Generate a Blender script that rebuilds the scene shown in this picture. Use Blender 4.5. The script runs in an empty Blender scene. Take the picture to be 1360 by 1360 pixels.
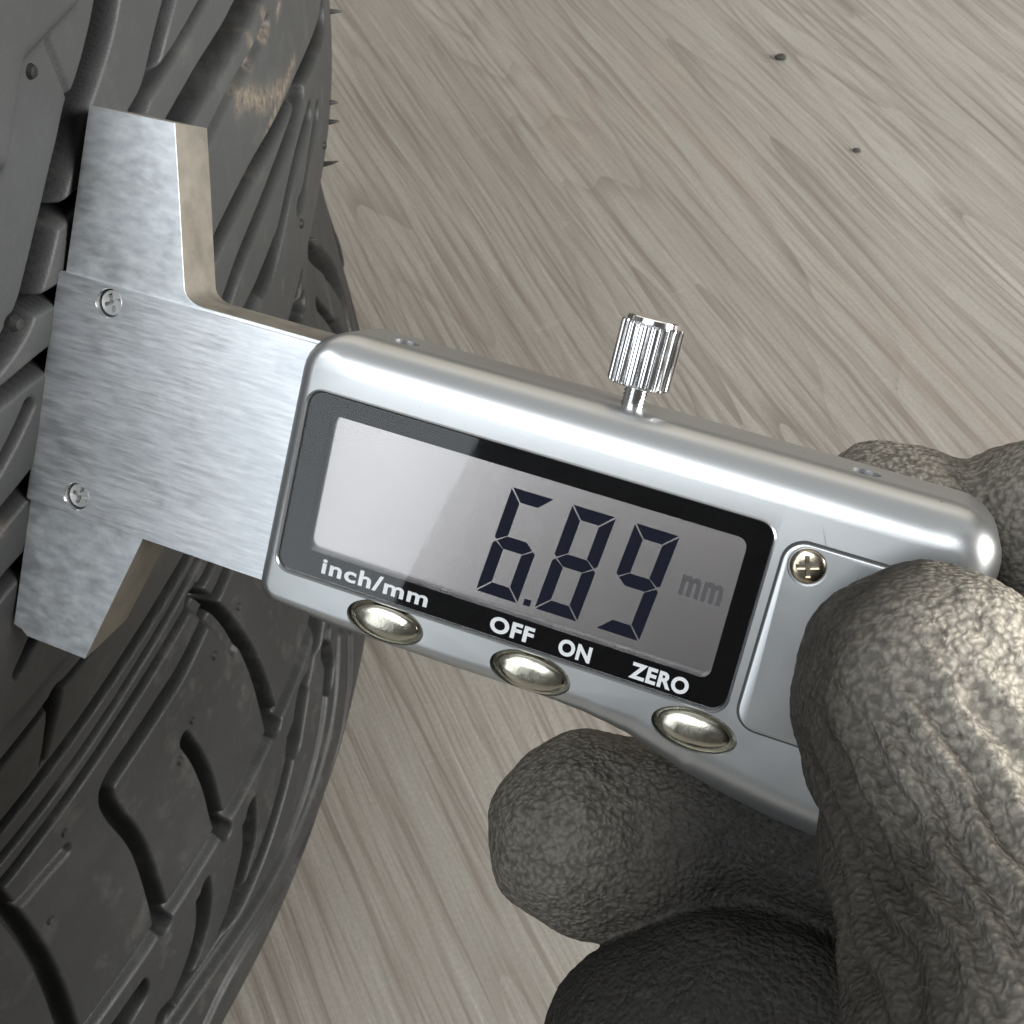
import bpy, bmesh, math, random
import numpy as np
from mathutils import Vector, Matrix, noise

random.seed(7)
np.random.seed(7)
SC = bpy.context.scene
COL = SC.collection
MM = 0.001

# ---------------------------------------------------------------- measured frame (mm)
U = [0.929067, -0.369911, -0.0]
V = [0.228553, 0.574033, 0.786288]
N = [-0.290857, -0.730515, 0.61786]
O = [-26.619237, 101.972976, 224.245494]
CAM = [[0.999998, 0.001301, 0.001598], [0.0, 0.775444, -0.631416], [-0.002061, 0.631415, 0.775443]]
AX = [-357.77966, 230.342359, 220.127039]
PH0 = -0.378914
H = 344.0
PROFILE = [(-400, 252), (-220, 252), (-216, 280), (-206, 301), (-196, 313), (-186, 318.5), (-175, 320), (-160, 319.3), (-140, 317.5), (-120, 315.5), (-100, 313.7), (-85, 312.4), (-75, 312.6), (-66, 314), (-58, 316.2), (-50, 319), (-42, 320.8), (-20, 321.8), (0, 322), (30, 321.7), (55, 320.5), (66, 316), (74, 307), (80, 296), (90, 262)]
GROOVES = [[[[38.32,37.88,4.2],[34.7,34.79,3.84],[30.83,32.35,3.35],[27.34,30.38,3.06],[25.12,29.17,2.89]],4.5],[[[25.3,29.55,3.35],[22.53,27.41,3.26],[19.02,24.77,3.2],[15.07,21.39,3.12],[10.95,18.12,3.05],[7.3,15.01,2.95],[3.56,13.73,2.68],[-1.58,13.27,2.48]],6.5],[[[14.43,21.03,0.8],[19.72,20.46,1.12],[24.48,20.1,1.46]],6],[[[4.56,15.73,0.62],[11.21,13.52,0.86],[17.52,11.35,1.12]],6],[[[-0.94,8.88,1.17],[1.55,8.39,1.43],[6.63,7.31,1.65],[11.42,5.77,1.89]],6],[[[-6.38,0.51,0.86],[-1.25,2.28,1.03],[2.64,4.13,1.21]],3],[[[-8.43,-5.55,1.75],[-2.97,-5.48,1.96],[1.4,-5.43,2.14]],6],[[[-13.2,-14.75,1.6],[-9.85,-14.39,1.74],[-5.81,-14.84,1.88]],6],[[[24.33,39.27,0.29],[24.74,36.7,0.32],[24.92,33.93,0.34],[25.29,31.36,0.37]],1.2],[[[54.82,30.38,1.79],[50.34,28.87,2.02],[44.71,25.51,2.21],[39.87,21.9,2.2],[36.86,21.56,1.84],[31.56,20.92,1.86]],4.5],[[[65.59,23.08,1.23],[60.36,22.86,1.26],[49.66,22.23,1.25],[41.0,21.9,1.24],[36.86,21.56,1.31]],2.2],[[[83.96,13.53,5.7],[75.43,13.76,5.65],[65.56,13.3,5.13],[55.02,14.03,4.77],[46.8,13.67,4.98],[40.76,13.07,5.02]],5.0],[[[83.03,10.64,1.27],[80.27,10.82,1.32],[67.35,11.3,1.21],[53.97,12.0,1.14],[47.24,11.94,1.16]],6.0],[[[82.02,5.96,2.09],[76.15,5.6,1.84],[63.39,6.76,1.72],[54.06,6.41,1.89],[47.75,5.41,2.0]],1.2],[[[126.45,-20.53,6.83],[119.21,-19.86,4.25],[92.8,-12.87,2.66],[77.51,-11.0,2.72],[65.9,-9.28,2.72],[55.67,-9.14,2.94],[46.55,-9.76,3.11],[40.2,-11.35,3.35]],5.5],[[[96.56,-16.22,4.81],[89.97,-17.59,3.83],[77.64,-16.71,3.31],[64.8,-17.79,3.25],[54.99,-18.56,3.27],[47.39,-20.95,3.69]],2.4],[[[100.64,-23.76,3.45],[89.81,-23.67,3.29],[83.03,-24.78,3.82],[75.84,-27.77,3.94],[67.3,-31.42,3.45],[63.16,-30.67,2.43]],3.5],[[[108.05,-29.08,3.74],[99.22,-30.82,3.65],[90.54,-34.4,3.11],[86.21,-33.06,1.69]],3.0],[[[70.11,-28.6,3.27],[60.72,-29.27,3.01],[53.24,-28.88,2.78]],2.4],[[[-30.61,-61.25,3.89],[-21.48,-61.6,4.25],[-12.35,-61.89,4.61],[-3.22,-62.15,4.98],[5.91,-62.4,5.34],[15.04,-62.67,5.71],[24.17,-62.98,6.07],[33.3,-63.36,6.43],[42.43,-63.82,6.8],[51.56,-64.39,7.0],[60.69,-65.09,7.0],[69.82,-65.95,7.0],[78.95,-66.98,7.0],[88.08,-68.22,7.0],[97.21,-69.68,7.0],[106.34,-71.39,7.0]],5.5],[[[-29.29,-70.32,2.42],[-19.92,-70.96,2.53],[-10.56,-71.28,2.64],[-1.19,-71.34,2.75],[8.18,-71.21,2.86],[17.55,-70.98,2.97],[26.91,-70.7,3.08],[36.28,-70.47,3.19],[45.65,-70.36,3.3],[55.02,-70.43,3.41],[64.38,-70.76,3.51],[73.75,-71.43,3.62],[83.12,-72.52,3.73],[92.49,-74.08,3.84],[101.85,-76.21,3.95],[111.22,-78.97,4.06]],2.6],[[[-32.73,-76.9,1.95],[-23.35,-76.98,2.07],[-13.98,-77.1,2.18],[-4.6,-77.24,2.3],[4.78,-77.4,2.41],[14.16,-77.58,2.53],[23.53,-77.77,2.64],[32.91,-77.97,2.76],[42.29,-78.17,2.87],[51.67,-78.36,2.99],[61.04,-78.55,3.1],[70.42,-78.73,3.22],[79.8,-78.89,3.33],[89.18,-79.03,3.45],[98.55,-79.14,3.57],[107.93,-79.22,3.68]],4.0],[[[75.19,-87.25,2.69],[66.54,-86.19,2.81],[58.62,-85.64,3.1],[51.27,-85.51,3.27],[44.41,-85.72,3.32],[37.92,-86.19,3.28],[31.75,-86.88,3.38],[21.28,-87.9,3.27],[14.86,-87.29,3.21],[8.75,-86.9,3.26],[3.1,-86.4,3.34],[-2.31,-86.08,3.52],[-4.52,-87.19,2.85],[-5.13,-92.57,2.13],[-3.83,-103.52,2.34],[-4.75,-113.34,2.86],[-7.04,-125.14,3.25],[-8.41,-128.78,3.77]],4.2],[[[31.81,-75.85,0.7],[37.01,-88.55,1.27],[39.64,-100.47,2.11],[40.62,-112.31,3.24],[39.83,-123.61,4.46],[38.53,-131.78,5.57]],6.5],[[[29.39,-75.57,2.56],[34.75,-89.3,2.55],[36.75,-101.98,2.62]],1.2],[[[15.44,-101.22,2.04],[16.23,-107.86,2.3],[15.99,-117.87,2.77],[14.11,-126.43,2.98],[13.53,-132.17,2.86]],7.0],[[[-29.28,-73.69,1.95],[-28.89,-79.48,2.1],[-28.67,-89.83,2.29],[-29.11,-100.4,2.59],[-30.6,-111.35,3.01],[-33.12,-122.81,3.31],[-34.76,-129.37,3.59]],3.6],[[[-15.76,-86.91,1.97],[-20.6,-85.94,1.95],[-27.31,-85.18,2.07]],1.4],[[[-5.45,-37.88,1.25],[-7.66,-37.69,1.23],[-14.46,-37.19,1.21],[-20.54,-36.89,1.19],[-23.52,-36.93,1.18]],1.0],[[[-2.42,-42.91,1.5],[-6.4,-42.23,1.36],[-11.2,-41.81,1.28],[-17.81,-41.93,1.27],[-24.63,-41.76,1.19]],2.4],[[[-9.86,-41.89,2.5],[-11.25,-44.76,2.13],[-12.82,-49.17,1.3],[-14.06,-56.55,0.79]],4.0],[[[-9.58,-27.49,1.8],[-12.0,-28.87,1.29],[-13.93,-29.88,0.79]],4.0],[[[124.99,-76.09,4.55],[145.09,-97.85,2.11],[160.41,-119.22,7.25],[160.5,-132.57,9.0],[154.79,-138.24,9.0]],5],[[[123.93,-91.35,1.74],[131.03,-101.97,2.23],[138.71,-114.28,3.83],[142.71,-126.13,5.62]],5],[[[-33.56,-126.72,1.48],[-25.39,-126.95,1.56],[-17.22,-127.41,1.63],[-9.05,-128.04,1.7],[-0.89,-128.78,1.78],[7.28,-129.57,1.85],[15.45,-130.37,1.92],[23.62,-131.12,2.0],[31.79,-131.76,2.07],[39.96,-132.23,2.15],[48.13,-132.48,2.22],[56.3,-132.46,2.29],[64.46,-132.11,2.37],[72.63,-131.37,2.44],[80.8,-130.18,2.51],[88.97,-128.5,2.59]],1.6],[[[-30.86,-129.59,5.54],[-22.53,-130.07,5.81],[-14.21,-130.75,6.09],[-5.88,-131.58,6.36],[2.45,-132.49,6.63],[10.78,-133.45,6.9],[19.1,-134.41,7.0],[27.43,-135.31,7.0],[35.76,-136.12,7.0],[44.09,-136.78,7.0],[52.41,-137.24,7.0],[60.74,-137.45,7.0],[69.07,-137.37,7.0],[77.4,-136.95,7.0],[85.72,-136.13,7.0],[94.05,-134.88,7.0]],-1.0],[[[-18.43,-150.57,3.0],[-12.44,-153.55,3.12],[-6.45,-155.56,3.25],[-0.46,-156.69,3.37],[5.52,-157.03,3.5],[11.51,-156.67,3.62],[17.5,-155.7,3.75],[23.49,-154.19,3.87],[29.48,-152.25,4.0],[35.47,-149.95,4.12],[41.46,-147.39,4.25],[47.45,-144.65,4.37],[53.43,-141.82,4.49],[59.42,-138.98,4.62],[65.41,-136.24,4.74],[71.4,-133.66,4.87]],4.0],[[[51.14,-141.27,9.0],[46.9,-143.81,9.0],[43.0,-146.88,6.62]],5],[[[22.1,-139.23,4.96],[18.4,-146.81,4.82],[13.55,-149.99,4.32],[7.08,-154.1,3.36],[2.98,-155.2,2.36]],5],[[[3.36,-137.16,4.36],[0.13,-144.14,4.3],[-5.33,-148.75,4.02],[-11.77,-151.15,3.09],[-18.8,-154.35,2.07]],5],[[[-20.36,-136.78,6.18],[-25.78,-137.37,6.05],[-29.11,-139.6,5.67]],5],[[[67.04,-146.26,4.52],[67.32,-152.35,5.99],[63.58,-154.56,5.89]],4],[[[-18.69,-155.61,1.96],[-12.72,-156.54,2.05],[-6.75,-157.82,2.13],[-0.78,-159.31,2.21],[5.18,-160.89,2.3],[11.15,-162.41,2.38],[17.12,-163.74,2.46],[23.09,-164.75,2.54],[29.06,-165.3,2.63],[35.03,-165.25,2.71],[41.0,-164.47,2.79],[46.97,-162.82,2.87],[52.93,-160.17,2.96],[58.9,-156.39,3.04],[64.87,-151.33,3.12],[70.84,-144.86,3.21]],1.6],[[[-17.21,-158.31,2.23],[-11.07,-159.14,2.4],[-4.92,-160.44,2.58],[1.22,-162.06,2.75],[7.36,-163.86,2.93],[13.51,-165.69,3.1],[19.65,-167.4,3.28],[25.79,-168.86,3.45],[31.94,-169.93,3.63],[38.08,-170.44,3.8],[44.22,-170.27,3.98],[50.37,-169.27,4.15],[56.51,-167.3,4.33],[62.65,-164.2,4.5],[68.8,-159.84,4.68],[74.94,-154.07,4.85]],-0.9],[[[-12.5,-171.77,2.89],[-6.33,-169.98,3.14],[-0.16,-169.68,3.39],[6.01,-170.54,3.65],[12.18,-172.27,3.9],[18.35,-174.57,4.15],[24.52,-177.14,4.4],[30.69,-179.67,4.66],[36.85,-181.86,4.91],[43.02,-183.42,5.16],[49.19,-184.03,5.41],[55.36,-183.4,5.66],[61.53,-181.22,5.92],[67.7,-177.2,6.17],[73.87,-171.03,6.42],[80.04,-162.41,6.67]],1.4],[[[116.6,-458.33,7.57],[93.09,-443.13,6.67],[72.96,-431.27,6.15]],2.0]]
NUBS = [[20.25,38.17],[42.53,-95.97],[30.79,-95.73],[18.75,-99.63],[12.03,-103.15],[-24.34,-95.66],[-14.38,-83.03],[86.16,-36.76],[112.24,-39.46],[5.26,15.1]]
HAIRS = [[153.21,-36.34],[126.61,-39.94],[123.06,-42.0],[116.35,-47.06],[129.06,-76.96]]
BLOCK = [[30.58,40.61],[18.82,40.79],[10.82,32.65],[5.41,36.55],[15.7,53.87],[33.47,44.23]]
DIRT = [[[93.43,-8.5],[86.73,-7.95],[78.59,-7.92],[72.03,-8.8],[67.38,-9.56]],[[82.89,-6.72],[74.16,-2.69],[68.38,2.28],[64.82,4.11]],[[72.98,8.91],[73.23,6.48],[71.81,5.51]],[[80.61,8.36],[81.74,5.49],[79.47,5.0]],[[90.01,4.89],[87.12,4.06]],[[-7.07,-5.73],[-7.98,-6.83]]]
HAND = {'thumb':[[73.03,2.44,11.5,12.9],[82.37,-8.54,20,14.2],[91.79,-18.94,36,16],[103.48,-30.52,48,18],[117.04,-34.35,52,22]],'index':[[66.32,8.87,-24.5,11.5],[75.79,9.05,-26,10.8],[83.85,13.27,-25,12.6],[95.8,14.73,-20,13],[108.93,11.16,-6,15]],'middle':[[42.78,-34.56,-13,12.4],[51.31,-32.47,-14.5,11.9],[61.71,-25.93,-14,10.1],[73.67,-23.68,-12,10.7],[89.24,-20.23,-8,12.5],[107.15,-7.53,0,16]],'ring':[[57.58,-51.6,-0.5,12.5],[66.35,-42.77,-1,11.6],[76.55,-42.35,1,10.4],[91.52,-41.55,3,12],[112.98,-27.56,5,16]],'little':[[75.46,-67.87,2,10.4],[85.31,-60.85,2,10],[100.53,-58.42,5,11],[117.52,-47.82,10,14]]}

CX = -0.0
CAMM = Matrix(CAM)

# ---------------------------------------------------------------- camera
cd = bpy.data.cameras.new('camera')
cam = bpy.data.objects.new('camera', cd)
COL.objects.link(cam)
cd.sensor_width = 36.0
cd.lens = 36.0 * 1837.0 / 1360.0
cd.clip_start = 0.005
cd.clip_end = 60.0
cd.dof.use_dof = True
cd.dof.focus_distance = 0.150
cd.dof.aperture_fstop = 170.0
cam.matrix_world = Matrix.Translation((0, 0, H * MM)) @ CAMM.to_4x4()
SC.camera = cam

# ---------------------------------------------------------------- world and lamps (indoor, soft)
w = bpy.data.worlds.new('World')
SC.world = w
w.use_nodes = True
bg = w.node_tree.nodes['Background']
bg.inputs['Color'].default_value = (1.0, 0.97, 0.92, 1)
bg.inputs['Strength'].default_value = WORLD_STRENGTH = 0.09


def area(name, loc, target, sx, sy, power, color):
    l = bpy.data.lights.new(name, 'AREA')
    l.shape = 'RECTANGLE'
    l.size = sx
    l.size_y = sy
    l.energy = power
    l.color = color
    o = bpy.data.objects.new(name, l)
    COL.objects.link(o)
    o.location = loc
    d = Vector(target) - Vector(loc)
    o.rotation_euler = d.to_track_quat('-Z', 'Y').to_euler()
    return o


area('zenith_panel', (-0.2, 1.0, 2.6), (0.0, 0.1, 0.2), 4.2, 3.2, 22, (0.95, 0.98, 1.0))
area('far_panel', (0.6, 3.4, 2.2), (0.05, 0.15, 0.2), 4.4, 2.6, 36, (1.0, 0.90, 0.74))
area('side_panel', (2.1, -0.5, 1.0), (0.0, 0.15, 0.2), 1.3, 1.1, 150, (1.0, 0.985, 0.95))
area('rear_left_fill', (-1.0, -0.85, 1.95), (0.0, 0.1, 0.2), 1.5, 1.3, 48, (0.90, 0.955, 1.0))  # unseen panel added as fill to brighten the steel face
area('doorway_light', (-2.02, -1.52, 0.98), (-0.02, 0.1, 0.22), 1.05, 1.5, 14, (0.87, 0.945, 1.0))

SC.view_settings.view_transform = 'Standard'
SC.view_settings.look = 'None'
SC.view_settings.exposure = 0.0
SC.view_settings.gamma = 1.0
SC.render.engine = 'CYCLES'
SC.cycles.max_bounces = 8
SC.cycles.caustics_reflective = False
SC.cycles.caustics_refractive = False
SC.cycles.use_denoising = True

# ---------------------------------------------------------------- node helpers


class NT:
    def __init__(self, name):
        self.m = bpy.data.materials.new(name)
        self.m.use_nodes = True
        self.t = self.m.node_tree
        self.t.nodes.clear()
        self.out = self.n('ShaderNodeOutputMaterial')

    def n(self, typ, **kw):
        nd = self.t.nodes.new(typ)
        for k, v in kw.items():
            if hasattr(nd, k) and not k.startswith('in_'):
                setattr(nd, k, v)
        return nd

    def l(self, a, b):
        self.t.links.new(a, b)

    def setv(self, sock, v):
        if hasattr(v, 'is_output') or isinstance(v, bpy.types.NodeSocket):
            self.l(v, sock)
        else:
            sock.default_value = v

    def coords(self, scale=(1, 1, 1), rot=(0, 0, 0), loc=(0, 0, 0)):
        tc = self.n('ShaderNodeTexCoord')
        mp = self.n('ShaderNodeMapping')
        mp.inputs['Scale'].default_value = scale
        mp.inputs['Rotation'].default_value = rot
        mp.inputs['Location'].default_value = loc
        self.l(tc.outputs['Object'], mp.inputs['Vector'])
        return mp.outputs['Vector']

    def noise(self, vec, scale, detail=4, rough=0.55, dist=0.0):
        nd = self.n('ShaderNodeTexNoise')
        nd.inputs['Scale'].default_value = scale
        nd.inputs['Detail'].default_value = detail
        nd.inputs['Roughness'].default_value = rough
        nd.inputs['Distortion'].default_value = dist
        self.l(vec, nd.inputs['Vector'])
        return nd.outputs['Fac']

    def ramp(self, fac, stops):
        nd = self.n('ShaderNodeValToRGB')
        e = nd.color_ramp.elements
        while len(e) < len(stops):
            e.new(0.5)
        for i, (p, c) in enumerate(stops):
            e[i].position = p
            e[i].color = c if len(c) == 4 else (*c, 1)
        self.l(fac, nd.inputs['Fac'])
        return nd.outputs['Color']

    def val(self, fac, lo, hi, a, b):
        nd = self.n('ShaderNodeMapRange')
        nd.inputs['From Min'].default_value = lo
        nd.inputs['From Max'].default_value = hi
        nd.inputs['To Min'].default_value = a
        nd.inputs['To Max'].default_value = b
        self.l(fac, nd.inputs['Value'])
        return nd.outputs['Result']

    def mix(self, fac, a, b, mode='MIX'):
        nd = self.n('ShaderNodeMix')
        nd.data_type = 'RGBA'
        nd.blend_type = mode
        self.setv(nd.inputs[0], fac)
        self.setv(nd.inputs[6], a)
        self.setv(nd.inputs[7], b)
        return nd.outputs[2]

    def math(self, op, a, b=0.0):
        nd = self.n('ShaderNodeMath')
        nd.operation = op
        self.setv(nd.inputs[0], a)
        self.setv(nd.inputs[1], b)
        return nd.outputs[0]

    def bump(self, h, strength, dist, normal=None):
        nd = self.n('ShaderNodeBump')
        nd.inputs['Strength'].default_value = strength
        nd.inputs['Distance'].default_value = dist
        self.l(h, nd.inputs['Height'])
        if normal is not None:
            self.l(normal, nd.inputs['Normal'])
        return nd.outputs['Normal']

    def principled(self, base, rough=0.5, metal=0.0, spec=0.5, normal=None, **kw):
        p = self.n('ShaderNodeBsdfPrincipled')
        self.setv(p.inputs['Base Color'], base)
        self.setv(p.inputs['Roughness'], rough)
        self.setv(p.inputs['Metallic'], metal)
        p.inputs['Specular IOR Level'].default_value = spec
        for k, v in kw.items():
            self.setv(p.inputs[k.replace('_', ' ')], v)
        if normal is not None:
            self.l(normal, p.inputs['Normal'])
        self.l(p.outputs[0], self.out.inputs['Surface'])
        return p


def simple(name, base, rough=0.4, metal=0.0, spec=0.5, grain=0.0, gscale=2000):
    t = NT(name)
    nrm = None
    v = t.coords()
    nz = t.noise(v, gscale, 3)
    if grain:
        nrm = t.bump(nz, grain, 0.0001)
    r = t.val(t.noise(v, gscale * 0.2, 4), 0.3, 0.7, max(0.02, rough - 0.06), rough + 0.06)
    t.principled((*base, 1), r, metal, spec, nrm)
    return t.m


def mat_floor():
    t = NT('wood_print_vinyl')
    rot = (0, 0, math.radians(-24.5))
    # grain runs along +Y of the turned coordinates
    base = t.coords()
    mp = t.n('ShaderNodeMapping')
    mp.inputs['Rotation'].default_value = rot
    mp.vector_type = 'POINT'
    t.l(base, mp.inputs['Vector'])
    g = mp.outputs['Vector']

    def st(sx, sy, off=(0, 0, 0)):
        m = t.n('ShaderNodeMapping')
        m.inputs['Scale'].default_value = (sx, sy, 1)
        m.inputs['Location'].default_value = off
        t.l(g, m.inputs['Vector'])
        return m.outputs['Vector']
    wob = t.noise(st(7, 3.0), 1.0, 3)
    warp = t.n('ShaderNodeVectorMath')
    warp.operation = 'MULTIPLY_ADD'
    cmb = t.n('ShaderNodeCombineXYZ')
    t.l(t.val(wob, 0, 1, -0.007, 0.007), cmb.inputs[0])
    t.l(g, warp.inputs[0])
    warp.inputs[1].default_value = (1, 1, 1)
    t.l(cmb.outputs[0], warp.inputs[2])

    def sw(sx, sy, off=(0, 0, 0)):
        m = t.n('ShaderNodeMapping')
        m.inputs['Scale'].default_value = (sx, sy, 1)
        m.inputs['Location'].default_value = off
        t.l(warp.outputs[0], m.inputs['Vector'])
        return m.outputs['Vector']
    broad = t.noise(sw(16, 2.2), 1.0, 3, 0.5)
    mid = t.noise(sw(125, 3.4, (3, 1, 0)), 1.0, 5, 0.6, 0.4)
    fine = t.noise(sw(460, 10, (1, 7, 0)), 1.0, 4, 0.6, 0.2)
    hair = t.noise(sw(1100, 60, (5, 2, 0)), 1.0, 3, 0.6)
    # printed grain: contour bands of a long, narrow field give streaks and cathedral arches
    field = t.noise(sw(13, 1.15, (0.3, -0.75, 0)), 1.0, 2, 0.45)
    band = t.math('FRACT', t.math('MULTIPLY', field, 26.0))
    brk = t.noise(sw(60, 5, (2, 6, 0)), 1.0, 3, 0.6)
    line = t.math('MULTIPLY', t.val(band, 0.0, 0.30, 1.0, 0.0), t.val(brk, 0.38, 0.62, 0.1, 1.0))
    c = t.ramp(broad, [(0.25, (0.185, 0.176, 0.155)), (0.5, (0.235, 0.224, 0.198)), (0.75, (0.29, 0.278, 0.248))])
    c = t.mix(t.val(mid, 0.36, 0.52, 0.25, 0.0), c, (0.155, 0.132, 0.112, 1))
    c = t.mix(t.math('MULTIPLY', line, 0.92), c, (0.13, 0.115, 0.097, 1))
    c = t.mix(t.val(fine, 0.36, 0.5, 0.72, 0.0), c, (0.125, 0.104, 0.088, 1))
    c = t.mix(t.val(fine, 0.58, 0.74, 0.0, 0.25), c, (0.5, 0.475, 0.44, 1))
    c = t.mix(t.val(hair, 0.3, 0.48, 0.45, 0.0), c, (0.16, 0.135, 0.115, 1))
    pink = t.noise(sw(20, 4, (9, 4, 0)), 1.0, 4, 0.6)
    c = t.mix(t.val(pink, 0.55, 0.72, 0.0, 0.5), c, (0.27, 0.2, 0.178, 1))
    sp = t.noise(base, 300, 2, 0.5)
    c = t.mix(t.val(sp, 0.78, 0.79, 0.0, 0.6), c, (0.05, 0.045, 0.04, 1))
    sal = t.noise(base, 900, 3, 0.6)
    c = t.mix(t.val(sal, 0.35, 0.65, 0.26, 0.0), c, (0.12, 0.1, 0.085, 1))
    scuff = t.noise(st(40, 150, (4, 4, 0)), 1.0, 4, 0.65)
    c = t.mix(t.val(scuff, 0.62, 0.78, 0.0, 0.12), c, (0.5, 0.48, 0.45, 1))
    nrm = t.bump(fine, 0.25, 0.0006)
    nrm = t.bump(hair, 0.2, 0.0003, nrm)
    r = t.val(mid, 0.3, 0.7, 0.55, 0.4)
    t.principled(c, r, 0.0, 0.4, nrm)
    return t.m


def mat_rubber():
    t = NT('tyre_rubber')
    v = t.coords()
    tone = t.noise(v, 28, 5, 0.6)
    dust_light = t.noise(v, 130, 5, 0.65)
    c = t.ramp(tone, [(0.3, (0.009, 0.0094, 0.0095)), (0.55, (0.013, 0.0134, 0.0136)), (0.75, (0.021, 0.0213, 0.0215))])
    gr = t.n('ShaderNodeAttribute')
    gr.attribute_name = 'tread_light'
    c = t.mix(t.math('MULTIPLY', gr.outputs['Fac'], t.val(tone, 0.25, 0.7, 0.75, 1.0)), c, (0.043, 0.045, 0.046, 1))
    c = t.mix(t.val(dust_light, 0.55, 0.8, 0.0, 0.25), c, (0.10, 0.097, 0.09, 1))
    at = t.n('ShaderNodeAttribute')
    at.attribute_name = 'dirt'
    dn = t.noise(v, 700, 4, 0.7)
    k = t.math('MULTIPLY', at.outputs['Fac'], t.val(dn, 0.35, 0.6, 0.05, 0.8))
    c = t.mix(k, c, (0.15, 0.122, 0.09, 1))
    fine = t.noise(v, 2600, 3, 0.6)
    nrm = t.bump(fine, 0.22, 0.00025)
    nrm = t.bump(dust_light, 0.12, 0.0008, nrm)
    r = t.val(dust_light, 0.3, 0.7, 0.44, 0.6)
    r = t.math('ADD', r, t.math('MULTIPLY', k, 0.25))
    t.principled(c, r, 0.0, 0.25, nrm)
    return t.m


def mat_steel(name, stretch, base=(0.76, 0.78, 0.80), rough=0.3, smudge=0.5, metal=1.0):
    t = NT(name)
    v = t.coords()
    m = t.n('ShaderNodeMapping')
    m.inputs['Scale'].default_value = stretch
    t.l(v, m.inputs['Vector'])
    br = t.noise(m.outputs['Vector'], 1.0, 5, 0.62)
    br2 = t.noise(m.outputs['Vector'], 3.1, 3, 0.6)
    sm = t.noise(v, 150, 5, 0.65, 0.6)
    bl = t.noise(v, 420, 5, 0.7, 0.4)
    c = t.mix(t.val(br, 0.35, 0.65, 0.42, 0.0), (*base, 1), (base[0] * .52, base[1] * .53, base[2] * .56, 1))
    c = t.mix(t.val(sm, 0.48, 0.72, 0.0, smudge), c, (base[0] * .62, base[1] * .65, base[2] * .69, 1))
    c = t.mix(t.val(bl, 0.6, 0.75, 0.0, smudge * .3), c, (0.85, 0.86, 0.86, 1))
    nrm = t.bump(br, 0.16, 0.00006)
    nrm = t.bump(br2, 0.12, 0.00003, nrm)
    r = t.math('ADD', t.val(sm, 0.3, 0.7, rough - 0.05, rough + 0.13), t.val(br, 0.3, 0.7, -0.05, 0.07))
    t.principled(c, r, metal, 0.5, nrm)
    return t.m


def mat_glove():
    t = NT('dusty_knit_glove')
    v = t.coords()
    tone = t.noise(v, 60, 5, 0.65)
    lump = t.noise(v, 620, 4, 0.7)
    fib = t.noise(v, 2600, 4, 0.7, 0.5)
    vo = t.n('ShaderNodeTexVoronoi')
    vo.feature = 'SMOOTH_F1'
    vo.inputs['Scale'].default_value = 1500
    vo.inputs['Smoothness'].default_value = 0.6
    wv = t.n('ShaderNodeVectorMath')
    wv.operation = 'ADD'
    nzc = t.n('ShaderNodeTexNoise')
    nzc.inputs['Scale'].default_value = 700
    t.l(v, nzc.inputs['Vector'])
    sc = t.n('ShaderNodeVectorMath')
    sc.operation = 'SCALE'
    sc.inputs['Scale'].default_value = 0.0012
    t.l(nzc.outputs['Color'], sc.inputs[0])
    t.l(v, wv.inputs[0])
    t.l(sc.outputs[0], wv.inputs[1])
    t.l(wv.outputs[0], vo.inputs['Vector'])
    cell = vo.outputs['Distance']
    at = t.n('ShaderNodeAttribute')
    at.attribute_name = 'dust_light'
    c = t.ramp(tone, [(0.3, (0.027, 0.0235, 0.0195)), (0.55, (0.040, 0.035, 0.029)), (0.78, (0.058, 0.050, 0.042))])
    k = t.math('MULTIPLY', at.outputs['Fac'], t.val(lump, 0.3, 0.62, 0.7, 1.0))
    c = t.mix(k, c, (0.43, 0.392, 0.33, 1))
    c = t.mix(t.val(lump, 0.32, 0.46, 0.5, 0.0), c, (0.05, 0.042, 0.034, 1))
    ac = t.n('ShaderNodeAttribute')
    ac.attribute_name = 'painted_shade'
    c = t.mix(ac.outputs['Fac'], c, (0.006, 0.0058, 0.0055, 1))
    c = t.mix(t.val(cell, 0.3, 0.7, 0.0, 0.55), c, (0.018, 0.016, 0.014, 1))  # crease shade between the pebbles put into the colour
    c = t.mix(t.val(fib, 0.6, 0.78, 0.0, 0.3), c, (0.17, 0.16, 0.135, 1))
    nrm = t.bump(t.val(cell, 0.0, 1.0, 1.0, 0.0), 0.6, 0.0007)
    nrm = t.bump(lump, 0.16, 0.0005, nrm)
    nrm = t.bump(fib, 0.4, 0.00025, nrm)
    t.principled(c, t.val(lump, 0.35, 0.6, 0.55, 0.85), 0.0, 0.2, nrm)
    return t.m


def mat_housing():
    t = NT('satin_silver_paint')
    v = t.coords()
    fl = t.noise(v, 5200, 2, 0.5)
    sm = t.noise(v, 70, 4, 0.6)
    c = t.mix(t.val(sm, 0.45, 0.75, 0.0, 0.25), (0.41, 0.418, 0.42, 1), (0.36, 0.36, 0.35, 1))
    sp = t.noise(v, 800, 2, 0.5)
    c = t.mix(t.val(sp, 0.76, 0.775, 0.0, 0.6), c, (0.12, 0.11, 0.10, 1))
    nrm = t.bump(fl, 0.06, 0.00008)
    t.principled(c, t.val(sm, 0.3, 0.7, 0.29, 0.36), 0.9, 0.5, nrm)
    return t.m


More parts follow.
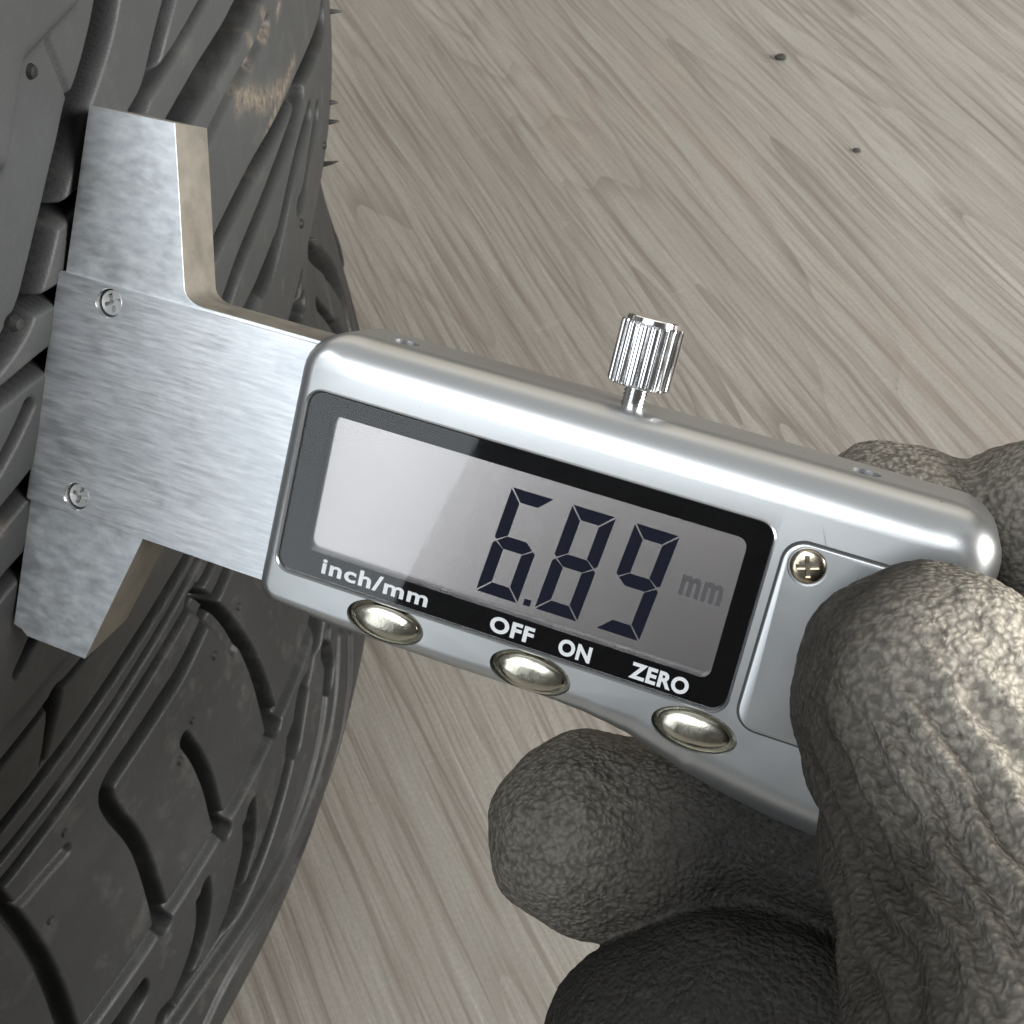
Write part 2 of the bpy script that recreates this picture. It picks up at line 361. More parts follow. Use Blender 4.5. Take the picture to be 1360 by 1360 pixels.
def mat_nickel():
    t = NT('worn_nickel')
    v = t.coords()
    d = t.noise(v, 500, 4, 0.6, 0.5)
    s = t.noise(v, 160, 4, 0.6)
    c = t.mix(t.val(s, 0.4, 0.7, 0.0, 0.6), (0.50, 0.475, 0.40, 1), (0.33, 0.305, 0.25, 1))
    nrm = t.bump(d, 0.18, 0.00022)
    t.principled(c, t.val(d, 0.3, 0.7, 0.16, 0.3), 1.0, 0.5, nrm)
    return t.m


def mat_lcd():
    t = NT('lcd_polariser')
    v = t.coords()
    s = t.noise(v, 120, 5, 0.65)
    f = t.noise(v, 3000, 3, 0.6)
    c = t.mix(t.val(s, 0.4, 0.7, 0.0, 0.25), (0.43, 0.40, 0.392, 1), (0.365, 0.34, 0.34, 1))
    nrm = t.bump(f, 0.05, 0.0001)
    t.principled(c, 0.24, 0.93, 0.5, nrm)
    return t.m


def mat_glass():
    t = NT('window_pane')
    tr = t.n('ShaderNodeBsdfTransparent')
    tr.inputs['Color'].default_value = (0.97, 0.97, 0.97, 1)
    gl = t.n('ShaderNodeBsdfGlossy')
    v = t.coords()
    s = t.noise(v, 190, 5, 0.65)
    t.l(t.val(s, 0.35, 0.75, 0.015, 0.05), gl.inputs['Roughness'])
    fr = t.n('ShaderNodeFresnel')
    fr.inputs['IOR'].default_value = 1.36
    mx = t.n('ShaderNodeMixShader')
    t.l(fr.outputs[0], mx.inputs[0])
    t.l(tr.outputs[0], mx.inputs[1])
    t.l(gl.outputs[0], mx.inputs[2])
    t.l(mx.outputs[0], t.out.inputs['Surface'])
    return t.m


M_FLOOR = mat_floor()
M_RUB = mat_rubber()
M_PLATE = mat_steel('brushed_steel_plate', (240, 2300, 1200), rough=0.42, smudge=0.42, metal=0.94)
M_JAW = mat_steel('ground_steel_jaw', (420, 900, 700), base=(0.78, 0.81, 0.825), rough=0.46, smudge=0.6, metal=0.93)
M_EDGE = mat_steel('shaded_steel_edge', (300, 300, 300), base=(0.24, 0.222, 0.19), rough=0.6, smudge=0.25, metal=0.9)  # darker tan sides: dim floor reflection put into the colour
M_HOUSE = mat_housing()
M_NICK = mat_nickel()
M_CHROME = simple('bright_chrome', (0.80, 0.80, 0.81), 0.12, 1.0)
M_SCREW = simple('screw_steel', (0.88, 0.88, 0.86), 0.42, 0.75, grain=0.15, gscale=1500)
M_BRASSY = simple('tarnished_screw', (0.46, 0.40, 0.31), 0.2, 1.0, grain=0.2, gscale=1200)
M_BLACK = simple('black_bezel', (0.003, 0.003, 0.0035), 0.3, 0.0, 0.05)
M_DARK = simple('recess_shade', (0.02, 0.02, 0.02), 0.6)
M_LCD = mat_lcd()
M_SEG = simple('lcd_segment', (0.006, 0.008, 0.02), 0.5, 0.0, 0.08)
M_FAINT = simple('lcd_faint_segment', (0.10, 0.095, 0.098), 0.5, 0.0, 0.3)
M_WHITE = simple('white_print', (0.93, 0.93, 0.92), 0.5, 0.0, 0.4)
M_GLASS = mat_glass()
M_GLOVE = mat_glove()
M_FIBRE = simple('grey_fibre', (0.065, 0.06, 0.05), 0.9, 0.0, 0.1)
M_GRIT = simple('dark_grit', (0.03, 0.027, 0.024), 0.8)

# ---------------------------------------------------------------- geometry helpers
U_, V_, N_ = Vector(U), Vector(V), Vector(N)
O_ = Vector(O)
FRAME = Matrix(((U_.x, V_.x, N_.x, O_.x * MM), (U_.y, V_.y, N_.y, O_.y * MM), (U_.z, V_.z, N_.z, O_.z * MM), (0, 0, 0, 1)))


def mk(name, bm, mat, parent=None, smooth=True, angle=0.6):
    """bmesh in caliper millimetres -> one mesh object (local metres)"""
    bm.normal_update()
    me = bpy.data.meshes.new(name)
    for v in bm.verts:
        v.co *= MM
    bm.to_mesh(me)
    bm.free()
    me.materials.append(mat)
    o = bpy.data.objects.new(name, me)
    COL.objects.link(o)
    if parent is not None:
        o.parent = parent
    if smooth:
        soft(o, angle)
    return o


def soft(o, angle=0.6):
    me = o.data
    me.polygons.foreach_set('use_smooth', [True] * len(me.polygons))
    bm = bmesh.new()
    bm.from_mesh(me)
    for e in bm.edges:
        e.smooth = not (len(e.link_faces) == 2 and e.calc_face_angle(0) > angle)
    bm.to_mesh(me)
    bm.free()


def bake(o):
    """apply the modifiers of o"""
    dg = bpy.context.evaluated_depsgraph_get()
    me = bpy.data.meshes.new_from_object(o.evaluated_get(dg))
    old = o.data
    mats = [m for m in old.materials]
    o.modifiers.clear()
    o.data = me
    me.name = o.name
    if len(me.materials) == 0:
        for m in mats:
            me.materials.append(m)
    return o


def cut(o, cutters):
    for c in cutters:
        for solver in ('EXACT', 'FAST'):
            m = o.modifiers.new('cut', 'BOOLEAN')
            m.operation = 'DIFFERENCE'
            m.object = c
            m.solver = solver
            bpy.context.view_layer.update()
            n = len(o.evaluated_get(bpy.context.evaluated_depsgraph_get()).data.vertices)
            if n > 0.5 * len(o.data.vertices):
                bake(o)
                break
            o.modifiers.clear()
        else:
            print('cut failed', o.name)
    for c in cutters:
        me = c.data
        bpy.data.objects.remove(c)
        bpy.data.meshes.remove(me)


def round_poly(pts, rads, seg=6):
    """closed polygon with rounded corners; rads per corner"""
    out = []
    n = len(pts)
    for i in range(n):
        p = Vector(pts[i])
        a = Vector(pts[i - 1]) - p
        b = Vector(pts[(i + 1) % n]) - p
        r = rads[i] if hasattr(rads, '__len__') else rads
        if r <= 0:
            out.append((p.x, p.y))
            continue
        an = a.normalized()
        bn = b.normalized()
        ang = an.angle(bn)
        d = r / math.tan(ang / 2)
        d = min(d, a.length * .49, b.length * .49)
        r2 = d * math.tan(ang / 2)
        c = p + (an + bn).normalized() * (r2 / math.sin(ang / 2))
        s = p + an * d - c
        e = p + bn * d - c
        th = s.angle(e)
        for k in range(seg + 1):
            f = k / seg
            q = (s * math.sin((1 - f) * th) + e * math.sin(f * th)) / math.sin(th)
            out.append((c.x + q.x, c.y + q.y))
    return out


def ccw(p):
    s = sum(p[i - 1][0] * p[i][1] - p[i][0] * p[i - 1][1] for i in range(len(p)))
    return p if s > 0 else p[::-1]


def prism(poly, n0, n1, bev=0.0, seg=2, back=None):
    """solid between n0 (back) and n1 (front, bevelled edge)"""
    poly = ccw(poly)
    bm = bmesh.new()
    rings = []
    L = len(poly)

    def inset(d):
        out = []
        for i in range(L):
            a = Vector(poly[i - 1]); p = Vector(poly[i]); b = Vector(poly[(i + 1) % L])
            t1 = (p - a).normalized(); t2 = (b - p).normalized()
            n1_ = Vector((-t1.y, t1.x)); n2_ = Vector((-t2.y, t2.x))
            m = (n1_ + n2_)
            m = m / max(0.35, m.length_squared / 2) / 1.0
            out.append(p + m * d * 0.5 * (1.0 if m.length < 3 else 3 / m.length) * (2 / 2))
        return out
    bk = back if back else poly
    rings.append([bm.verts.new((x, y, n0)) for x, y in bk])
    if bev > 0:
        rings.append([bm.verts.new((x, y, n1 - bev)) for x, y in poly])
        for k in range(1, seg + 1):
            a = k / seg * math.pi / 2
            ins = inset(bev * (1 - math.cos(a)))
            rings.append([bm.verts.new((q[0], q[1], n1 - bev + bev * math.sin(a))) for q in ins])
    else:
        rings.append([bm.verts.new((x, y, n1)) for x, y in poly])
    for A, B in zip(rings[:-1], rings[1:]):
        for i in range(L):
            j = (i + 1) % L
            bm.faces.new((A[i], A[j], B[j], B[i]))
    bm.faces.new(rings[0][::-1])
    bm.faces.new(rings[-1])
    return bm


def ell(cu, cv, ru, rv, seg=40):
    return [(cu + ru * math.cos(2 * math.pi * i / seg), cv + rv * math.sin(2 * math.pi * i / seg)) for i in range(seg)]


def cutter(bm):
    return mk('cutter', bm, M_DARK, CAL, smooth=False)


def tag(o, label=None, cat=None, group=None, kind=None):
    if label:
        o['label'] = label
    if cat:
        o['category'] = cat
    if group:
        o['group'] = group
    if kind:
        o['kind'] = kind
    return o


# ================================================================= floor
def build_floor():
    bm = bmesh.new()
    vs = [bm.verts.new((x, y, 0)) for x, y in ((-6, -6), (6, -6), (6, 8), (-6, 8))]
    bm.faces.new(vs)
    me = bpy.data.meshes.new('floor')
    bm.to_mesh(me)
    bm.free()
    me.materials.append(M_FLOOR)
    o = bpy.data.objects.new('floor', me)
    COL.objects.link(o)
    tag(o, 'grey brown wood grain vinyl floor under the tyre and the hand', kind='structure')


build_floor()

# ================================================================= tyre
TR = 310.0


def seg_dist(px, pz, pts):
    """distance to polyline and interpolated width"""
    best = np.full(px.shape, 1e9)
    wid = np.zeros(px.shape)
    for (x0, z0, w0), (x1, z1, w1) in zip(pts[:-1], pts[1:]):
        dx, dz = x1 - x0, z1 - z0
        L2 = dx * dx + dz * dz + 1e-12
        t = np.clip(((px - x0) * dx + (pz - z0) * dz) / L2, 0, 1)
        d = np.hypot(px - x0 - t * dx, pz - z0 - t * dz)
        m = d < best
        best = np.where(m, d, best)
        wid = np.where(m, w0 + (w1 - w0) * t, wid)
    return best, wid


def poly_sd(px, pz, poly):
    """signed distance to polygon, negative inside"""
    d, _ = seg_dist(px, pz, [(a, b, 1) for a, b in poly] + [(poly[0][0], poly[0][1], 1)])
    ins = np.zeros(px.shape, bool)
    n = len(poly)
    for i in range(n):
        x0, z0 = poly[i - 1]
        x1, z1 = poly[i]
        c = ((z0 > pz) != (z1 > pz)) & (px < (x1 - x0) * (pz - z0) / (z1 - z0 + 1e-12) + x0)
        ins ^= c
    return np.where(ins, -d, d)


def chaikin(pts, it=2):
    for _ in range(it):
        out = [pts[0]]
        for a, b in zip(pts[:-1], pts[1:]):
            a = np.array(a); b = np.array(b)
            out.append(tuple(a * .75 + b * .25))
            out.append(tuple(a * .25 + b * .75))
        out.append(pts[-1])
        pts = out
    return pts


def tread_height(X, Z):
    h = np.zeros(X.shape)
    deep = np.zeros(X.shape)
    # soft hand-moulded unevenness
    h += 0.10 * np.sin(X * 0.11 + Z * 0.07) * np.sin(Z * 0.09 - X * 0.04)
    # the pattern repeats fourteen times round the tyre
    pitch = 2 * math.pi * TR / 14
    reps = [(k * pitch, pts, depth) for k in range(0, 14) for pts, depth in GROOVES]
    for k in range(0, 14):
        bx = [p[0] + k * pitch for p in BLOCK]
        ci = np.where((X[0] > min(bx) - 6) & (X[0] < max(bx) + 6))[0]
        if len(ci):
            s_ = (slice(None), slice(ci[0], ci[-1] + 1))
            sd = poly_sd(X[s_], Z[s_], [(p[0] + k * pitch, p[1]) for p in BLOCK])
            h[s_] += 1.6 / (1 + np.exp(np.clip(sd / 0.35, -30, 30)))
    for off, pts, depth in reps:
        ws = np.array([p[2] for p in pts])
        wm = [float(np.median(ws[max(0, i - 1):i + 2])) for i in range(len(ws))]
        P = [(p[0] + off, p[1], w_) for p, w_ in zip(pts, wm)]
        if len(P) > 2:
            P = chaikin(P, 2)
        xs = [p[0] for p in P]; zs = [p[1] for p in P]
        mw = max(p[2] for p in P) + 2
        inside = (X[0] > min(xs) - mw) & (X[0] < max(xs) + mw)
        if off != 0:      # each repeat keeps to its own stretch of the tread
            inside &= (X[0] > max(off - 36, 188)) & (X[0] < off - 36 + pitch)
        ci = np.where(inside)[0]
        ri = np.where((Z[:, 0] > min(zs) - mw) & (Z[:, 0] < max(zs) + mw))[0]
        if len(ci) == 0 or len(ri) == 0:
            continue
        sl = (slice(ri[0], ri[-1] + 1), slice(ci[0], ci[-1] + 1))
        x, z = X[sl], Z[sl]
        d, w_ = seg_dist(x, z, P)
        e = np.clip((d - (w_ / 2 - 0.48)) / 0.96, 0, 1)
        k = 1 - e * e * (3 - 2 * e)
        if depth > 0:
            # rounded lip beside the cut
            lip = 0.22 * np.exp(-((d - w_ / 2 - 0.8) / 1.1) ** 2) * (depth > 2)
            deep[sl] = np.maximum(deep[sl], k * depth * (1.4 if depth > 2 else 1.0))
            h[sl] -= 0.5 * lip
        else:
            h[sl] += -depth * k
    f = h - deep
    for _ in range(2):
        g = f.copy()
        g[1:-1] = (f[:-2] + 2 * f[1:-1] + f[2:]) / 4
        f = g.copy()
        f[:, 1:-1] = (g[:, :-2] + 2 * g[:, 1:-1] + g[:, 2:]) / 4
    return f, deep


def dirt_field(X, Z):
    a = np.zeros(X.shape)
    wid = [1.5, 2.2, 1.1, 1.2, 1.0, 1.0]
    for pl, w_ in zip(DIRT, wid):
        P = [(x, z, 1) for x, z in pl]
        d, _ = seg_dist(X, Z, P if len(P) > 1 else P * 2)
        a = np.maximum(a, np.exp(-(d / w_) ** 2 * 1.4))
    return a


def ring_mesh(name, prof, phis, disp, parent):
    """surface of revolution: prof list of (r,z) rows, phis in radians relative to contact"""
    pr = np.array([p[0] for p in prof]); pz = np.array([p[1] for p in prof])
    A = np.array(phis)
    X, Z = np.meshgrid(A * TR, pz)
    RR = np.repeat(pr[:, None], len(A), 1)
    attr = None
    if disp:
        HH_, DEEP = tread_height(X, Z)
        RR = RR + HH_
        attr = dirt_field(X, Z)
    ang = A[None, :] + PH0
    co = np.stack([RR * np.cos(ang), RR * np.sin(ang), Z], -1) * MM
    nr, nc = X.shape
    idx = np.arange(nr * nc).reshape(nr, nc)
    a = idx[:-1, :-1]; b = idx[:-1, 1:]; c = idx[1:, 1:]; d = idx[1:, :-1]
    F = np.stack([a, b, c, d], -1).reshape(-1, 4)
    # close the ring
    wr = np.stack([idx[:-1, -1], idx[:-1, 0], idx[1:, 0], idx[1:, -1]], -1)
    F = np.concatenate([F, wr])
    me = bpy.data.meshes.new(name)
    me.vertices.add(nr * nc)
    me.vertices.foreach_set('co', co.reshape(-1))
    me.loops.add(F.size)
    me.loops.foreach_set('vertex_index', F.reshape(-1).astype(np.int32))
    me.polygons.add(len(F))
    me.polygons.foreach_set('loop_start', np.arange(0, F.size, 4, dtype=np.int32))
    me.polygons.foreach_set('use_smooth', np.ones(len(F), bool))
    me.update(calc_edges=True)
    if attr is not None:
        at = me.attributes.new('dirt', 'FLOAT', 'POINT')
        at.data.foreach_set('value', attr.reshape(-1).astype(np.float32))
        # upper tread lighter, lower tread darker: light and hand shade put into the colour
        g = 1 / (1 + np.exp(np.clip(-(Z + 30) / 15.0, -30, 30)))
        at = me.attributes.new('tread_light', 'FLOAT', 'POINT')
        g = g * (1 - 0.85 * np.clip(DEEP / 1.6, 0, 1))     # groove floors darker: recess shade put into the colour
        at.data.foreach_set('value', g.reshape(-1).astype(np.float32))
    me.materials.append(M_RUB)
    o = bpy.data.objects.new(name, me)
    COL.objects.link(o)
    o.parent = parent
    return o


def prof_r(z):
    return float(np.interp(z, [p[0] for p in PROFILE], [p[1] for p in PROFILE]))


def build_tyre():
    t = bpy.data.objects.new('tyre', None)
    COL.objects.link(t)
    t.location = (AX[0] * MM, AX[1] * MM, AX[2] * MM)
    tag(t, 'black rubber tyre lying on its side, its grooved tread touched by the caliper', 'tyre')
    step = 0.25
    zstep = 0.27
    lo, hi = -60.0 / TR, 140.0 / TR
    dense = list(np.arange(lo, hi, step / TR))
    e1, e2 = hi + 85 / TR, lo + 2 * math.pi - 85 / TR
    coarse = list(np.arange(hi, e1, 0.75 / TR)[1:]) + list(np.linspace(e1, e2, 230)) + list(np.arange(e2, lo + 2 * math.pi, 0.75 / TR)[1:-1])
    phis = dense + coarse
    zs = list(np.arange(-196, 56, zstep))
    # smooth the profile between its stations
    base = np.array([prof_r(z) for z in np.arange(-215, 75, 0.5)])
    ker = np.exp(-np.linspace(-2, 2, 25) ** 2); ker /= ker.sum()
    sm = np.convolve(base, ker, 'same')
    zz = np.arange(-215, 75, 0.5)
    prof = [(float(np.interp(z, zz, sm)), z) for z in zs]
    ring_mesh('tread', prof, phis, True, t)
    cph = list(np.linspace(0, 2 * math.pi, 181)[:-1])
    low = [(prof[0][0], prof[0][1]), (308, -201), (299, -207), (283, -213), (258, -217), (240, -219.6), (222, -217), (206, -208), (198, -198), (194, -186), (205, -180), (240, -190), (270, -186), (286, -170)]
    ring_mesh('lower_sidewall', low[::-1], cph, False, t)
    up = [(prof[-1][0], prof[-1][1]), (317, 63), (308, 71), (293, 78), (262, 82), (240, 82), (220, 78), (206, 68), (196, 52), (192, 40), (205, 36), (250, 50), (280, 40), (292, 10)]
    ring_mesh('upper_sidewall', up, cph, False, t)
    inner = [(286, -170), (294, -120), (296, -60), (294, -10), (292, 10)]
    ring_mesh('inner_liner', inner[::-1], cph, False, t)

    def at(a, z, lift=0.0):
        r = prof_r(z) + lift
        an = a / TR + PH0
        return Vector((r * math.cos(an), r * math.sin(an), z)), Vector((math.cos(an), math.sin(an), 0))
    for a, z in NUBS:
        p, d = at(a, z)
        bm = bmesh.new()
        rr = 0.75 + random.random() * 0.25
        prof2 = [(rr * 1.25, -0.3), (rr * 1.0, 0.12), (rr * .8, 0.45), (rr * .4, 0.55)]
        rings = []
        q = d.to_track_quat('Z', 'Y').to_matrix()
        for r_, h_ in prof2:
            rings.append([bm.verts.new(p + q @ Vector((r_ * math.cos(k * .5236), r_ * math.sin(k * .5236), h_))) for k in range(12)])
        for A, B in zip(rings[:-1], rings[1:]):
            for k in range(12):
                bm.faces.new((A[k], A[(k + 1) % 12], B[(k + 1) % 12], B[k]))
        bm.faces.new(rings[-1])
        mk('vent_nub', bm, M_RUB, t)
    for i, (a, z) in enumerate(HAIRS):
        p, d = at(a, z, -0.5)
        bm = bmesh.new()
        L = [2.6, 1.9, 2.2, 3.0, 1.8][i]
        bend = Vector((0.35, 0.5, random.uniform(-.5, .3)))
        rings = []
        for k in range(6):
            f = k / 5
            c = p + d * L * f + bend * (f * f * L * .45)
            r_ = 0.55 * (1 - f) ** .7 + 0.08
            q = d.to_track_quat('Z', 'Y').to_matrix()
            rings.append([bm.verts.new(c + q @ Vector((r_ * math.cos(j * 1.0472), r_ * math.sin(j * 1.0472), 0))) for j in range(6)])
        for A, B in zip(rings[:-1], rings[1:]):
            for j in range(6):
                bm.faces.new((A[j], A[(j + 1) % 6], B[(j + 1) % 6], B[j]))
        bm.faces.new(rings[-1])
        mk('vent_hair', bm, M_RUB, t)


build_tyre()

# ================================================================= caliper
CAL = bpy.data.objects.new('digital_caliper', None)
COL.objects.link(CAL)
CAL.matrix_world = FRAME
tag(CAL, 'silver digital caliper reading 6.89 mm with its steel jaws against the tyre tread', 'caliper')


def build_jaws():
    # beam and both jaws: one steel body behind the cover plate
    poly = [(-33.4, 35.4), (-22.15, 35.8), (-20.3, 28.9), (-17.55, 18.3)]
    # fillet into the top edge of the beam
    for k in range(1, 7):
        a = k / 6
        poly.append((-17.55 + 2.9 * a ** 1.6, 18.3 - 1.9 * (1 - (1 - a) ** 2)))
    poly += [(10, 16.45), (10, -11.8), (-17.0, -11.9), (-22.4, -30.4), (-31.0, -30.15), (-31.9, -29.5), (-33.1, -29.2), (-33.4, -12.0), (-33.2, 16.4)]
    poly = ccw(poly)
    back = []
    for x, y in poly:
        if y < -25:
            y = y + 3.6
            if x > -24:
                x += 0.7
        back.append((x, y))
    o = mk('jaw', prism(poly, -9.9, -2.65, 0.16, 2, back), M_JAW, CAL, smooth=False)
    cut(o, [cutter(prism(ell(a, b, 1.73, 1.73), -4.6, -1.0)) for a, b in ((-26.45, 13.95), (-26.7, -10.1))])
    soft(o, 0.5)
    o.data.materials.append(M_EDGE)
    for p in o.data.polygons:
        if abs(p.normal.z) < 0.5:
            p.material_index = 1
    return o


build_jaws()


def build_plate():
    poly = round_poly([(-33.65, 16.05), (-33.5, -12.4), (0.6, -12.75), (0.6, 16.1)], 0.3, 3)
    o = mk('cover_plate', prism(poly, -4.3, -1.95, 0.10, 2), M_PLATE, CAL, smooth=False)
    cs = []
    for (a, b) in ((-26.45, 13.95), (-26.7, -10.1)):
        cs.append(cutter(prism(ell(a, b, 1.72, 1.72), -5.0, -1.0)))
    cut(o, cs)
    soft(o, 0.5)
    for i, (a, b) in enumerate(((-26.45, 13.95), (-26.7, -10.1))):
        s = mk('plate_screw', prism(ell(a, b, 1.5, 1.5), -4.7, -2.75, 0.15, 2), M_SCREW, CAL, smooth=False)
        rot = 0.45 + i * 0.9
        cc = []
        for k in range(2):
            an = rot + k * math.pi / 2
            ca, sa = math.cos(an), math.sin(an)
            pts = [(-1.1, -.25), (1.1, -.25), (1.1, .25), (-1.1, .25)]
            cc.append(cutter(prism([(a + x * ca - y * sa, b + x * sa + y * ca) for x, y in pts], -3.55 - 0.03 * k, -2.0)))
        cut(s, cc)
        soft(s, 0.5)
        # bright bore ring round the screw
        bm = bmesh.new()
        R0, R1 = ell(a, b, 1.76, 1.76), ell(a, b, 1.66, 1.66)
        r0 = [bm.verts.new((x, y, -1.93)) for x, y in R0]
        r1 = [bm.verts.new((x, y, -2.12)) for x, y in R1]
        for k in range(40):
            bm.faces.new((r0[k], r0[(k + 1) % 40], r1[(k + 1) % 40], r1[k]))
        mk('countersink_rim', bm, M_CHROME, s)


build_plate()


def build_housing():
    corner = [(-0.45, -14.2), (9, -15.0), (24, -15.1), (35.5, -15.0), (41.0, -15.45), (46.0, -16.6), (51.5, -18.7), (57, -20.1), (64, -21.1), (72, -21.5), (77.2, -21.0), (77.0, 18.3), (-0.45, 18.3)]
    rad = [2.6, 30, 60, 25, 25, 25, 25, 25, 40, 30, 6.0, 5.6, 5.0]
    fr = [1.4, 1.8, 1.9, 2.0, 2.6, 3.6, 4.6, 5.2, 5.2, 5.0, 4.0, 4.0, 1.8]
    poly = round_poly(corner, rad, 8)
    fil = []
    for i in range(len(corner)):
        fil += [fr[i]] * 9
    # resample densely so every edge carries points
    P = []; Fr = []
    L = len(poly)
    for i in range(L):
        a = Vector(poly[i]); b = Vector(poly[(i + 1) % L])
        m = max(1, int((b - a).length / 0.9))
        for k in range(m):
            f = k / m
            P.append(a.lerp(b, f)); Fr.append(fil[i] * (1 - f) + fil[(i + 1) % L] * f)
    s = sum(P[i - 1].x * P[i].y - P[i].x * P[i - 1].y for i in range(len(P)))
    if s < 0:
        P = P[::-1]; Fr = Fr[::-1]
    n = len(P)
    # top edge: large roll-over
    for i in range(n):
        if P[i].y > 17.9:
            f = min(1, max(0, (P[i].x - 0.5) / 3.5))
            Fr[i] = 1.6 + (4.7 - 1.6) * f * f * (3 - 2 * f)
    for _ in range(6):
        Fr = [(Fr[i - 1] + Fr[i] * 2 + Fr[(i + 1) % n]) / 4 for i in range(n)]
    nr = []
    for i in range(n):
        t = (P[(i + 1) % n] - P[i - 1]).normalized()
        nr.append(Vector((-t.y, t.x)))
    for _ in range(3):
        nr = [(nr[i - 1] + nr[i] * 2 + nr[(i + 1) % n]).normalized() for i in range(n)]
    bm = bmesh.new()
    rings = []
    SEG = 12
    TOP = 0.0
    BK = -12.5
    rings.append([bm.verts.new((P[i].x + nr[i].x * 1.0, P[i].y + nr[i].y * 1.0, BK)) for i in range(n)])
    rings.append([bm.verts.new((P[i].x, P[i].y, BK + 1.0)) for i in range(n)])
    for k in range(SEG + 1):
        a = k / SEG * math.pi / 2
        ring = []
        for i in range(n):
            r = Fr[i]
            q = P[i] + nr[i] * (r * (1 - math.cos(a)))
            ring.append(bm.verts.new((q.x, q.y, TOP - r + r * math.sin(a))))
        rings.append(ring)
    for A, B in zip(rings[:-1], rings[1:]):
        for i in range(n):
            j = (i + 1) % n
            bm.faces.new((A[i], A[j], B[j], B[i]))
    bm.faces.new(rings[0][::-1])
    bm.faces.new(rings[-1])
    bmesh.ops.remove_doubles(bm, verts=bm.verts, dist=1e-4)
    o = mk('housing', bm, M_HOUSE, CAL, smooth=False)
    cs = []
    cs.append(cutter(prism(round_poly([(1.25, -10.0), (55.0, -10.0), (55.0, 11.6), (1.25, 11.6)], 1.9, 6), -3.0, 1.0)))
    for bu, bv in BTN:
        cs.append(cutter(prism(ell(bu, bv, 4.75, 2.42), -2.6, 2.0)))
    # two blind holes in the roll-over
    for cu in (8.95, 61.6):
        bm2 = bmesh.new()
        bot = [bm2.verts.new((cu + 1.65 * math.cos(k * .2618), 16.3, -6.2 + 1.65 * math.sin(k * .2618))) for k in range(24)]
        top = [bm2.verts.new((cu + 1.65 * math.cos(k * .2618), 20.0, -6.2 + 1.65 * math.sin(k * .2618))) for k in range(24)]
        for k in range(24):
            bm2.faces.new((bot[k], bot[(k + 1) % 24], top[(k + 1) % 24], top[k]))
        bm2.faces.new(bot[::-1]); bm2.faces.new(top)
        bmesh.ops.recalc_face_normals(bm2, faces=bm2.faces)
        cs.append(cutter(bm2))
    cut(o, cs)
    soft(o, 0.5)
    return o


BTN = [(15.85, -12.15), (33.5, -12.35), (52.4, -12.6)]
HOUSE = build_housing()


